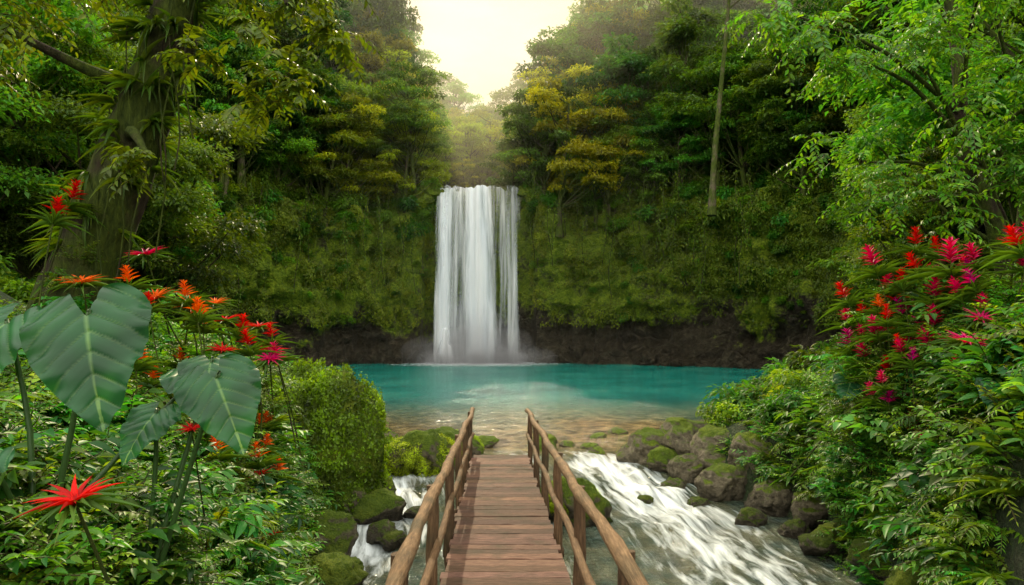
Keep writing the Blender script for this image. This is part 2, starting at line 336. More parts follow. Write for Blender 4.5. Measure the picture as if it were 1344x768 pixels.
for k in range(95):
    y=R.uniform(82,150); x=-3.5+R.uniform(-.15,.155)*y
    z=17.9+0.30*(y-76); lim=3.6+(0.315 if k%6 else .36)*y+.9*abs(x+4.5)-R.uniform(0,5)
    if y<95: lim=min(lim,3.6+.27*y)
    sc=min(1.2,max(.25,(lim-z)/13.0))
    obj('rainforest_tree',TG if R.rand()<.75 else TV[R.randint(0,5)],forest,(x,y,z-1),(0,0,R.uniform(0,6.28)),sc)
for k in range(26):   # taller trees framing the valley mouth
    y=R.uniform(84,104); ax=(14.2+6*R.rand())*(-1 if k%2 else 1); x=-3.2+ax*y/100; z=wallz(x,y)
    sc=min(2.0,max(.8,(3.6+(.45+.01*(abs(ax)-13))*y-z+R.uniform(-3,3))/13.0))
    obj('rainforest_tree',TG if R.rand()<.45 else TV[[0,1,3][R.randint(0,3)]],forest,(x,y,z-.8),(0,0,R.uniform(0,6.28)),(min(sc,1.15),min(sc,1.15),sc))
for (x,y,z,s) in [(17.0,57,14,1.25),(-24,60,17,1.2),(-36,48,16,1.3),(33,50,18,1.3)]:
    obj('emergent_tree',EM,forest,(x,y,z),(R.uniform(-.06,.06),0,R.uniform(0,6)),s)
for k in range(80):
    sd=-1 if k%2 else 1; y=R.uniform(17,50); x=sd*(R.uniform(0.44,0.98)*y+2.5)
    l=np.interp(y,LY,LX); r=np.interp(y,RY,RX)
    if l-3<x<r+3: continue
    z=float(hgt(np.array(x),np.array(y))); obj('rainforest_tree',TN[R.randint(0,2)] if y<38 else TV[R.randint(0,5)],forest,(x,y,z-.5),(0,0,R.uniform(0,6.28)),R.uniform(.7,1.15))
bushes=empty('cliff_vegetation')
fernC=gen_fern('cliff_fern',14,1.2,16,.26,(0.05,0.115,0.012),mat=M_leaf)
for k in range(2600):
    du=(5.6+64*R.rand()**1.2)*(1 if R.rand()<0.52 else -1); u=uc+du
    t=3.6+22*R.rand()**0.7
    if abs(du)<22 and R.rand()<0.6 and t<8: continue
    if abs(du)<16 and R.rand()<0.7 and t<15: continue
    rr=R.rand(); me=BV[0] if rr<.25 else BV[1] if rr<.4 else BV[2] if rr<.62 else fernC
    i,j=wi(u,t); p=WV[j,i]; obj('cliff_shrub',me,bushes,(p[0],p[1],p[2]-.3),(R.uniform(-.2,.2),R.uniform(-.2,.2),R.uniform(0,6.28)),R.uniform(.25,.9)*(0.6 if t<12 else 1.1))
mb=MB()
for k in range(230):
    du=R.uniform(6.5,48)*(1 if R.rand()<0.5 else -1); i,j=wi(uc+du,R.uniform(10,32)); p=WV[j,i]-np.array([OUT[i,0],OUT[i,1],0])*R.uniform(.8,2.4)
    L=R.uniform(3,10); z=np.linspace(0,-L,9); q=p+np.stack([.25*np.sin(z*.7+k),.2*np.cos(z*.6+k),z+2.5],-1)
    tube(mb,q,.035,4,0)
    n=int(L*14); tt=R.rand(n); P=np.stack([np.interp(tt,np.linspace(0,1,9),q[:,c]) for c in range(3)],-1)+R.normal(0,.14,(n,3))
    leaves(mb,T_dia,P,R.normal(0,.6,(n,3))-np.array([0,0,1.]),R.normal(0,1,(n,3))-np.array([0,1.,0]),R.uniform(.15,.34,n),.5,greens(n,(0.05,0.11,0.014),.7),1)
obj('hanging_vines',mb.mesh('vines',[M_bark,M_leaf]))
# ---------------------------------------------------------------- near plants
def gen_shrub(name,nt_,L,nl,ls,w,base,T=T_lan,h=.55,droop=.25,yel=.4):
    mb=MB()
    for k in range(nt_):
        a=R.uniform(0,6.28); r=R.uniform(0,.25); z0=h*R.uniform(0,.8)
        el=R.uniform(.1,1.2); twig(mb,(r*math.cos(a),r*math.sin(a),z0),(math.cos(a),math.sin(a),el),L*R.uniform(.6,1.1),nl,ls*R.uniform(.8,1.2),w,droop,base,T,yel)
    return mb.mesh(name,[M_leafn])
SH=[gen_shrub('shrub_a',24,.5,11,.11,.42,(0.035,0.1,0.014)),
    gen_shrub('shrub_b',22,.45,12,.085,.6,(0.07,0.14,0.014),T=T_brd,yel=.8),
    gen_shrub('shrub_c',17,.6,8,.24,.34,(0.028,0.085,0.016)),
    gen_shrub('shrub_d',28,.4,12,.065,.5,(0.055,0.12,0.012),yel=.6),
    gen_shrub('shrub_e',12,.5,6,.26,.62,(0.03,0.10,0.02),T=T_brd,droop=.4)]
FE=[gen_fern('fern_a',13,.8,28,.14,(0.045,0.12,0.012)),gen_fern('fern_b',11,.65,26,.12,(0.08,0.145,0.015),droop=.7)]
def strapm(name,n,L,w,base,up=1.0,inner=None,frac=.35,spike=None):
    mb=MB()
    for k in range(n):
        f=k/n; a=k*2.399; u=up*(0.35+1.6*f); d=(math.cos(a),math.sin(a),u)
        c=greens(1,base,.4)[0]
        if inner is not None and f>1-frac: c=np.array(inner)*R.uniform(.5,1.15)
        leaves(mb,T_strap,[[0.02*math.cos(a),0.02*math.sin(a),0.03*f]],[d],[[-math.cos(a)*u,-math.sin(a)*u,1.0]],L*(1-0.5*f)*R.uniform(.85,1.15),w/(1-0.35*f),c,0)
    if spike is not None:
        for k in range(34):
            f=k/34; a=k*2.4; z=L*.35+L*.5*f
            leaves(mb,T_lan,[[0,0,z]],[[math.cos(a),math.sin(a),.6+f]],[[-math.cos(a),-math.sin(a),1]],L*.34*(1.05-f*.6)*R.uniform(.7,1.3),.3,np.array(spike)*R.uniform(.45,1.2),0)
        tube(mb,[[0,0,0],[0,0,L*.9]],.008,5,0,(0.1,0.12,0.02))
    return mb.mesh(name,[M_flow if (inner is not None or spike is not None) else M_leafn])
RED=(0.5,0.015,0.012); PINK=(0.55,0.01,0.12); ORG=(0.62,0.10,0.01); MAG=(0.5,0.008,0.26)
GR=strapm('grass_tuft',26,.7,.06,(0.06,0.13,0.015),1.0)
BR={'r':strapm('bromeliad_red',34,.42,.13,(0.05,0.11,0.02),.8,RED,.45),
    'o':strapm('bromeliad_orange',34,.42,.12,(0.06,0.12,0.02),.8,ORG,.48),
    'p':strapm('bromeliad_pink',32,.42,.13,(0.05,0.11,0.02),.8,PINK,.45)}
BR['m']=BR['p']
SP={'r':strapm('flower_red',22,.6,.08,(0.06,0.13,0.015),1.0,None,0,RED),
    'p':strapm('flower_pink',22,.6,.08,(0.06,0.13,0.015),1.0,None,0,PINK),
    'o':strapm('flower_orange',22,.6,.08,(0.06,0.13,0.015),1.0,None,0,ORG),
    'm':strapm('flower_magenta',22,.6,.08,(0.06,0.13,0.015),1.0,None,0,MAG)}
under=empty('undergrowth')
def hz(x,y): return float(hgt(np.array(float(x)),np.array(float(y))))
def pick():
    q=R.rand(); return SH[0] if q<.2 else SH[1] if q<.38 else SH[2] if q<.5 else SH[3] if q<.66 else SH[4] if q<.72 else FE[R.randint(0,2)] if q<.92 else GR
def put_under(x,y,sc,z=None):
    obj('undergrowth_plant',pick(),under,(x,y,(hz(x,y) if z is None else z)-.05),(R.uniform(-.3,.3),R.uniform(-.3,.3),R.uniform(0,6.28)),sc)
n=0
while n<1200:
    y=R.uniform(3.0,14); s=R.rand()**1.4*6; x=np.interp(y,LY,LX)-0.0-s
    if -x/y>0.98: 
        if R.rand()<.9: continue
    put_under(x,y,R.uniform(.6,1.05)*(0.85 if s<0.5 else 1)); n+=1
n=0
while n<1350:
    y=R.uniform(7.5,20); s=R.rand()**1.5*6; x=np.interp(y,RY,RX)+0.15+s
    if x/y>0.98 and R.rand()<.9: continue
    if y>15.5 and s<.8: continue
    put_under(x,y,R.uniform(.7,1.3)*(.6 if y>15 else 1)); n+=1
for k in range(260):   # plants hanging on the right bank behind the boulders
    y=R.uniform(12.5,19.5); x=np.interp(y,RY,RX)+R.uniform(.1,2.6); put_under(x,y,R.uniform(.35,.65),hz(x,y)*R.uniform(.5,1))
n=0
while n<800:
    y=R.uniform(16,50); sd=R.rand()<.5; s=1.0+R.rand()**1.2*11
    x=(np.interp(y,LY,LX)-s) if sd else (np.interp(y,RY,RX)+s)
    if abs(x)/y>.95: continue
    obj('undergrowth_plant',BV[R.randint(0,3)],under,(x,y,hz(x,y)-.1),(0,0,R.uniform(0,6.28)),R.uniform(.3,.6)); n+=1
# ---------------------------------------------------------------- elephant ear
def earmesh():
    rows,cols=120,20; V=[];C=[];F=[]
    for sd in (1,-1):
        b=len(V)
        for i in range(rows):
            y=-0.3+1.3*(i/(rows-1)); t=(y+.3)/1.3
            wo=0.5*max(math.sin(math.pi*t**.55),0)**.78; wi_=0.13*min(1,max(0,-y/.3))**.8; wo=max(wo,wi_+.004)
            for j in range(cols):
                s=j/(cols-1); x=wi_+(wo-wi_)*s
                ph=(y-x*0.8-.2*x*x+1.0)*5.2; rd=abs((ph%1.0)-.5)*2
                vein=max(0,(rd-.87)/.13); mid=1 if x<0.012 and y>-.01 else 0
                z=0.22*x+0.035*math.sin(y*15+sd*1.3)*s**2+0.014*math.sin(y*38+sd)*s**3 -0.012*vein+0.022*math.sqrt(max(0,1-rd))-0.28*max(y,0)**2-0.55*(x**2)-(0.5*y*y if y<0 else 0)
                V.append((sd*x,y,z)); a=max(vein*(.85-.45*s),mid)
                gg=np.array((0.016,0.085,0.026)); l=np.array((0.12,0.23,0.08)); k=gg*(1-a)+l*a; C.append(k*(0.9+.2*math.sin(y*9+x*7)))
        for i in range(rows-1):
            for j in range(cols-1):
                q=[b+i*cols+j,b+i*cols+j+1,b+(i+1)*cols+j+1,b+(i+1)*cols+j]; F.append(q if sd>0 else q[::-1])
    return np.array(V),np.array(F),np.array(C)
EV,EF,EC=earmesh()
def ear(name,root,leafs):
    mb=MB()
    for (c,d,n,s) in leafs:
        c=np.array(c,float); d=nrm(np.array(d,float)); n=np.array(n,float); x=nrm(np.cross(d,n)); n=np.cross(x,d)
        V=c+s*(EV[:,0:1]*x+EV[:,1:2]*d+EV[:,2:3]*n); mb.add(V,EF,0,EC*R.uniform(.85,1.2))
        r=np.array(root,float)+R.uniform(-.08,.08,3)*np.array([1,1,0])
        m=(r+c)/2+np.array([0,0,.12])-n*0.12
        tube(mb,smooth_path([r,m,c-n*.03,c],10),np.linspace(.026,.011,10),8,0,(0.05,0.10,0.03))
    return obj(name,mb.mesh(name,[M_big]))
ear('elephant_ear_plant',(-3.5,5.1,hz(-3.5,5.1)),[
 ((-3.05,4.9,3.68),(.34,-.45,-.75),(.10,-.8,.55),.84),
 ((-3.85,5.2,3.62),(-.25,-.45,-.6),(-.1,-.6,.8),.75),
 ((-2.72,5.9,3.2),(.6,-.5,-.35),(.2,-.4,.9),.6),
 ((-3.5,4.6,2.75),(-.5,-.6,-.4),(0,-.4,.9),.5)])
ear('elephant_ear_plant',(-2.9,5.5,hz(-2.9,5.5)),[
 ((-2.2,5.1,3.22),(.5,-.45,-.7),(.2,-.8,.6),.6),
 ((-2.55,5.8,3.3),(.2,-.6,-.35),(.1,-.35,.9),.5),
 ((-2.9,5.6,2.9),(-.2,-.6,-.5),(0,-.5,.8),.45)])
ear('elephant_ear_plant',(6.4,8.7,hz(6.4,8.7)),[((6.0,8.4,2.9),(-.6,-.6,-.35),(-.1,-.5,.9),.55),((6.5,8.2,3.1),(.3,-.7,-.4),(.1,-.5,.9),.55)])
ear('elephant_ear_plant',(6.4,12.6,hz(6.4,12.6)),[((5.95,12.0,2.7),(-.5,-.6,-.4),(-.2,-.6,.8),.6),((6.3,11.6,2.2),(-.3,-.6,-.5),(-.2,-.6,.8),.55)])
def bro(k,x,y,z,s=1.0,kind='b'):
    g=hz(x,y); me=(BR if kind=='b' else SP)[k]; z=max(z,g+.25)
    nm={'r':'red','o':'orange','p':'pink','m':'magenta'}[k]+('_bromeliad' if kind=='b' else '_flower_plant')
    o=obj(nm,me,None,(x,y,z),(R.uniform(-.4,.15) if kind=='s' else R.uniform(.1,.5),R.uniform(-.3,.3),R.uniform(0,.6)),s)
    if z-g>.35:
        mb=MB(); tube(mb,smooth_path([(R.uniform(-.2,.2),.15,g-z-.1),(0.05,.05,(g-z)/2),(0,0,0.02)],6),np.linspace(.018,.012,6),6); st=obj('stem',mb.mesh('stem',[M_bark]),o)
        q=z-.35
        while q>g+.1:
            put_under(x+R.uniform(-.25,.25),y+R.uniform(0,.3),R.uniform(.55,.9)*(1 if x>0 else .75),q-.35); q-=.42
for a in [('r',-2.7,4.3,2.48,.85),('o',-6.0,9.5,4.15,1.1),('o',-5.0,10.6,3.85,1),('r',-4.6,11,3.65,.9),('r',-4.25,11.5,3.55,.9),('o',-4.9,11.3,3.95,.8),
          ('r',-4.0,11.2,3.15,1),('p',-3.85,10.9,3.05,.9),('p',-5.9,11,4.7,1.1),('o',-5.3,10.2,4.0,.9),('r',-4.4,10.4,3.2,.8)]:
    bro(*a)
for a in [('r',-6.3,9.3,5.0,.8),('o',-4.55,9.9,3.65,.8),('r',-6.7,10.2,5.35,.9),('o',-4.95,10.4,3.9,.8),('r',-4.3,10.8,3.4,.8),('o',-4.6,10.2,3.5,.7),('r',-4.05,10.6,3.15,.8),('p',-3.75,11,3.0,.7),('r',-5.2,9.8,3.8,.6),('o',-5.6,10,4.1,.8),('r',-3.9,11.2,3.3,.7)]: bro(*a,kind='s')
for k in range(26):
    y=R.uniform(8.5,11.5); x=np.interp(y,LY,LX)-R.uniform(.2,2.0); bro('oror'[k%4],x,y,hz(x,y)+R.uniform(.45,.85),R.uniform(.5,.8),kind='sb'[k%2])
bro('r',-2.6,5.6,2.75,.4)
for a in [('p',6.35,11.8,4.45,1.1),('r',7.0,11.8,4.85,.9),('r',7.3,11.6,4.75,.8),('p',6.9,10.7,4.35,1.2),('r',5.95,12,3.95,.9),('p',6.05,12.3,3.55,.8),('m',5.95,12,3.1,.9),('p',6.3,11.8,3.15,.9),('r',6.55,11.4,4.2,.8),('p',6.15,11.8,2.55,1.0),('m',6.7,12.2,2.9,.8),('m',7.6,11.2,3.4,.8),('p',6.6,11.7,3.0,.7),('r',6.4,12.4,3.7,.7),('r',6.1,11.1,3.6,.7),('r',6.8,11.3,4.4,.9),('p',6.6,12,4.1,.9),('r',7.5,11.2,4.3,.9),('p',6.0,11.6,2.9,.9),('r',6.45,11.5,3.4,.8),('o',6.2,11.5,3.8,.7),('p',7.0,11.2,3.6,.8)]: bro(*a,kind='s')
for a in [('o',6.2,12,2.85,.9),('r',6.7,12,4.05,1.0),('p',7.1,11,4.1,1.0),('o',6.55,12.3,3.3,.8),('r',7.3,11,3.7,.8)]: bro(*a)
for k in range(40):
    y=R.uniform(9.6,12.4); x=np.interp(y,RY,RX)+R.uniform(.0,1.6); bro('ppmmprp'[k%7],x,y-.3,hz(x,y)+R.uniform(.8,1.4),R.uniform(.6,1.0),kind='ssb'[k%3])
for k in range(14):   # lower flowers facing the stream
    y=R.uniform(10.5,12.5); x=np.interp(y,RY,RX)+R.uniform(-.15,.35); bro('pmprp'[k%5],x,y-.2,R.uniform(1.9,3.4),R.uniform(.55,.85),kind='s')
# ---------------------------------------------------------------- big near trees
def spray(mb,c,r,nt_,nl,ls,base,yel=.5,w=.42,droop=.45,mat=1):
    for k in range(nt_):
        d=nrm(R.normal(0,1,3)); d[2]=d[2]*.5+.05; o=np.array(c)+R.uniform(-.35,.35,3)*r
        twig(mb,o,d,r*R.uniform(.5,1.0),nl,ls,w,droop,base,T_lan,yel,mat,True,.005)
mb=MB()
tp=smooth_path([(-7.5,11,2.2),(-7.0,11,4.2),(-6.25,11,6.4),(-5.5,11,8.8),(-5.0,11,11.2),(-4.3,11,14.5)],40)
tube(mb,tp,np.interp(np.arange(40),[0,4,9,18,29,39],[.95,.62,.52,.42,.36,.22]),28,0,(1,1,1),.07)
for (s,e,m) in [((-5.5,11,8.9),(-2.9,10,9.3),(-4.2,10.6,9.6)),((-5.2,11,10),(-3.2,9.5,8.2),(-4.0,10.2,9.6)),((-6.0,11,7.4),(-8.2,10,8.4),(-7,10.5,7.8)),((-5.2,11,10.3),(-7.5,10,9.5),(-6.3,10.5,10.3)),((-5.0,11,11),(-1.8,11,10.8),(-3.4,11,11.4)),((-6.2,11,6.6),(-5.3,9.8,6.1),(-5.8,10.3,6.6))]:
    tube(mb,smooth_path([s,m,e],8),np.linspace(.14,.03,8),7,0,(1,1,1),.08)
for (c,r,k) in [((-3.2,10,8.6),.9,26),((-2.7,10,8.0),.6,16),((-3.4,9.8,7.4),.7,20),((-2.9,10,9.2),.9,22),((-3.7,9.6,6.9),.55,14),((-4.2,10,8.8),.8,20),((-3.1,9.6,7.0),.45,10),((-7.4,9.8,8.2),1.0,30),((-6.6,10,8.9),1.0,26),((-8.3,10,7.6),1.0,26),((-7.6,10,9.4),1.2,30),((-4.9,10,9.6),1.0,24),((-5.4,9.8,6.0),.6,16),((-2.0,11,9.8),.8,20),((-4.6,9.8,7.6),.5,12),((-3.9,9.7,8.0),.6,16)]:
    spray(mb,c,r,k,13,.17,(0.07,0.13,0.012),yel=1.)
for k in range(110):
    t=R.uniform(.1,.95); i=int(t*39); p=tp[i]; a=R.uniform(-2.9,0.2); rr=.42
    q=p+np.array([rr*math.cos(a),rr*math.sin(a),R.uniform(-.1,.1)])
    for m in range(7):
        d=np.array([math.cos(a),math.sin(a),.2])+R.normal(0,.5,3); L=R.uniform(.3,.65)
        leaves(mb,T_strap,[q],[d],[[-d[0]*.3,-d[1]*.3,1]],L,.13,greens(1,(0.045,0.11,0.014),.6),1)
for k in range(16):
    i=R.randint(8,36); p=tp[i]+np.array([R.uniform(-.4,.6),-.5,0]); L=R.uniform(1.5,4); z=np.linspace(0,-L,8)
    tube(mb,p+np.stack([.08*np.sin(z*2+k),.06*np.cos(z*2),z],-1),.014,4,0)
obj('leaning_rainforest_tree',mb.mesh('leaning_tree',[M_bark,M_leafn]))
mb=MB()
tp=smooth_path([(10.4,14,3.0),(10.0,14,5.6),(9.4,14,7.2),(9.3,14,9.5),(8.9,14,13)],16)
tube(mb,tp,np.linspace(.2,.1,16),12,0,(1,1,1),.08)
ends=[(7.6,13,8.9),(6.4,12.5,8.6),(8.6,12.5,7.4),(7.2,13.5,6.9),(9.6,12.5,8.6),(8.4,12,9.6),(5.4,12.5,9.4),(9.9,12.5,6.9),(10.5,12.5,8.0),(7.6,12.5,5.9)]
for e in ends:
    s=tp[min(15,int((e[2]-3.2)/10*15))]; tube(mb,smooth_path([s,(s+np.array(e))/2+np.array([0,0,.35]),e],7),np.linspace(.06,.02,7),6,0)
for e in ends:
    for q in range(3):
        c=np.array(e)+R.uniform(-.7,.7,3)*np.array([1,1,.6]); spray(mb,c,.85,18,13,.16,(0.035,0.09,0.012),yel=.6)
obj('rainforest_tree',mb.mesh('right_tree',[M_bark,M_leafn]))
# ---------------------------------------------------------------- boulders
def rockmesh(name,mat,seed,sub=5,amp=.32):
    bm=bmesh.new(); bmesh.ops.create_icosphere(bm,subdivisions=sub,radius=1)
    o=Vector((seed*7.1,seed*3.3,seed*1.7))
    pl=[(Vector((math.sin(seed*3+k*2.4),math.cos(seed*3+k*2.4),math.sin(k*1.7+seed)*.8)).normalized(),.72+.14*math.sin(seed+k*5)) for k in range(7)]
    for v in bm.verts:
        p=v.co.copy(); q=p.copy()
        for nn_,dd in pl:
            e=q.dot(nn_)-dd
            if e>0: q-=nn_*e*.75
        d=mn.noise(p*0.9+o)*amp+mn.fractal(p*2.4+o,1,2,5)*amp*.42
        cr=max(.12-abs(mn.noise(p*2.1+o)),0)*.6
        v.co=q*(1.05+d-cr)
        v.co.z=v.co.z if v.co.z>-.6 else -.6
    for f in bm.faces: f.smooth=True
    me=bpy.data.meshes.new(name); bm.to_mesh(me); bm.free(); me.materials.append(mat); return me
RK=[rockmesh('boulder%d'%i,M_rock,i+1) for i in range(5)]; RM=[rockmesh('mossy%d'%i,M_mossrock,i+11) for i in range(4)]
RW=[rockmesh('wet%d'%i,M_wall,i+21,4,.5) for i in range(4)]; RMM=rockmesh('moss_mound',M_moss,12)
def rock(x,y,z,sx,sy,sz,moss=False):
    me=(RM if moss else RK)[R.randint(0,4)]
    o=obj('mossy_boulder' if moss else 'river_boulder',me,None,(x,y,z),(R.uniform(-.2,.2),R.uniform(-.2,.2),R.uniform(0,6)),1); o.scale=(sx,sy,sz); return o
for a in [(3.65,19.0,.2,.85,.7,.65),(4.8,19.8,.35,.95,.7,.65),(4.35,17.3,.0,.5,.5,.4),(5.35,17.6,.3,.95,.75,.7),(4.9,16.0,-.1,.7,.65,.55),(3.9,16.6,-.3,.35,.35,.3),(5.9,16.2,.4,.85,.75,.7),(5.6,15.0,-.1,.55,.5,.45),(3.0,15.6,-.35,.22,.22,.18),(1.7,21,.0,.25,.25,.15),(2.3,20.6,0,.3,.3,.15),(2.4,19.6,-.05,.4,.3,.28),
          (6.1,14,-.1,.55,.45,.4),(4.55,18.4,.4,.6,.5,.5),(5.3,21.2,.2,.9,.7,.6),(6.3,18.6,.6,1.0,.8,.8),(6.6,16.9,.8,.9,.8,.8),(-2.5,13.4,-.35,.32,.3,.22),(-2.2,12.9,-.35,.25,.25,.18),(-2.0,14.6,-.3,.25,.25,.15),(4.2,15.4,-.4,.3,.3,.22),(4.9,14.3,-.4,.35,.3,.25),(5.5,13.6,-.4,.3,.3,.22),
          (.9,22.5,-.02,.3,.25,.12),(-1.8,23,-.02,.35,.3,.12),(2.8,22.6,-.02,.4,.3,.14),(-2.9,22,.0,.4,.35,.18),(3.6,23.5,.0,.4,.35,.16),(-3.8,20.8,.1,.5,.45,.35)]: rock(*a)
for a in [(-1.75,19.8,.1,.85,.7,.6,True),(-2.45,18.2,.05,1.05,.85,.8,True),(-3.45,14.4,-.1,.45,.4,.5,True),(-2.75,14.3,-.2,.55,.45,.4,True),(-3.1,15.6,-.1,.45,.4,.4,True),(1.25,14.6,-.15,.8,.65,.6,True),(1.0,20.6,.05,.5,.4,.3,True),(-.9,21,.05,.5,.4,.25,True),(4.0,18.0,.05,.5,.45,.45,True),(-3.35,12.0,-.1,.65,.55,.55,True),(-2.7,10.6,-.25,.55,.5,.4,True),(-3.1,9.4,-.1,.6,.5,.5,True),(5.7,12.6,-.3,.5,.4,.35,True),(6.1,11.2,-.2,.6,.5,.45,True),(5.9,9.9,-.2,.7,.5,.4,True),(2.2,10.2,-.75,.7,.5,.4,True),(7.8,21.5,.7,1.3,1.0,1.1,True),(9.0,23,1.0,1.4,1,1.1,True),(6.9,20.3,.4,.9,.8,.85,True),(7.4,18.6,1.0,.9,.8,.9,True),(-3.9,17.4,.1,.7,.7,.6,True),(7.4,24,.3,.9,.7,.6,True),(10.5,27,.4,1.3,1,.8,True)]: rock(*a)
for k in range(70):
    i,_=wi(uc+R.uniform(-38,42),0); p=WV[8,i]; s=R.uniform(.3,1.3)*R.uniform(.7,1.3)
    if -8<p[0]<1 and R.rand()<.6: continue
    obj('wet_cliff_boulder',RW[R.randint(0,4)],None,(p[0]+OUT[i,0]*R.uniform(-.8,1.2),p[1]+OUT[i,1]*R.uniform(-.8,1.2),R.uniform(-.4,.3)),(R.uniform(-.5,.5),R.uniform(-.5,.5),R.uniform(0,6)),(s,s*R.uniform(.7,1.2),s*R.uniform(.5,1.1)))
for (x,y,z,s) in [(-8.6,71.6,18.0,1.1),(1.7,71.7,18.0,1.1),(-9.2,71.8,17.2,1.2),(2.6,71.6,17.3,1.2)]:
    obj('wet_cliff_boulder',RW[R.randint(0,4)],None,(x,y,z),(0,0,R.uniform(0,6)),(s,s,s*.8)); obj('cliff_shrub',BV[R.randint(0,3)],bushes,(x,y,z+.4),(0,0,R.uniform(0,6)),.7)
mound=obj('mossy_mound',RMM,None,(-4.6,15,.7),(0,0,.6),1); mound.scale=(1.75,1.6,2.2)
mb=MB(); vv=np.array([v.co[:] for v in RMM.vertices]); vn=np.array([v.normal[:] for v in RMM.vertices]); NL=52000
idx=R.randint(0,len(vv),NL); nn=vn[idx]; P=vv[idx]+R.normal(0,.02,(NL,3))
cl_=np.array([mn.noise(Vector(p)*3.5)+.5*mn.noise(Vector(p)*8) for p in P])[:,None]; P=P+nn*(R.uniform(0,.05,(NL,1))+.09*cl_)
leaves(mb,T_dia,P,nn*.6+R.normal(0,.6,(NL,3))-np.array([0,0,.2]),nn+R.normal(0,.35,(NL,3)),R.uniform(.02,.05,NL),.7,greens(NL,(0.10,0.15,0.010),.6)*np.clip(0.75+0.5*R.rand(NL,1)+1.3*cl_,.15,2.2),0)
mc=obj('moss_leaves',mb.mesh('moss_leaves',[M_leafn]),mound)
for bx,by,bz_,s in [(-2.45,18.2,.1,1.0),(-1.75,19.8,.1,.8),(1.25,14.6,-.1,.62)]:
    obj('moss_cushion',mc.data,None,(bx,by,bz_-.08),(0,0,1.0),(s*1.02,s*.9,s*.8))
# ---------------------------------------------------------------- water
def xc(y): return np.interp(y,[2,8,11,14,17,20,24],[3.2,3.7,4.0,3.7,2.9,2.1,1.5])
xs=np.concatenate([np.arange(-44,-8,1.),np.arange(-8,9,.1),np.arange(9,46,1.)]); ys=np.concatenate([np.arange(-6,5,.5),np.arange(5,24,.1),np.arange(24,76,.5)])
X,Y=np.meshgrid(xs,ys); base=-0.5*(1-np.clip((Y-13)/6,0,1))
st=np.clip((21-Y)/2.5,0,1)*np.clip((Y-4)/6,0.25,1)
cR_=np.exp(-((X-xc(Y))/np.interp(Y,[5,12,18,21],[1.5,1.35,.95,.8]))**2)
cL_=np.exp(-((X+2.9)/1.0)**2)*np.clip((18.6-Y)/1.5,0,1)*np.clip((Y-10)/3,0.15,1)*.8
cM_=np.exp(-((X+.1)/1.3)**2)*.3
foam=st*np.maximum(np.maximum(cR_*np.interp(Y,[5,10,13,16,19.5,21],[.25,.38,.54,.75,.95,0.0]),cL_),cM_)
fb=np.exp(-(((X+3.6)/6.8)**2+((Y-70)/5.0)**2)); foam=np.maximum(foam,fb*1.4)
Zw=base.copy()
for i in range(X.shape[0]):
    for j in range(X.shape[1]):
        f=foam[i,j]
        if f>.05 and Y[i,j]<30: Zw[i,j]+=f*(0.26*mn.noise(Vector((X[i,j]*1.6,Y[i,j]*.9,1.)))+0.1*mn.noise(Vector((X[i,j]*4.5,Y[i,j]*2.2,3.))))
mb=MB(); near=np.clip((38-Y)/15,0,1); near=near*near*(3-2*near)
mb.add(np.stack([X,Y,Zw],-1),gridf(len(ys),len(xs)),0,np.stack([foam,near,np.clip((21-Y)/4,0,1)],-1).reshape(-1,3))
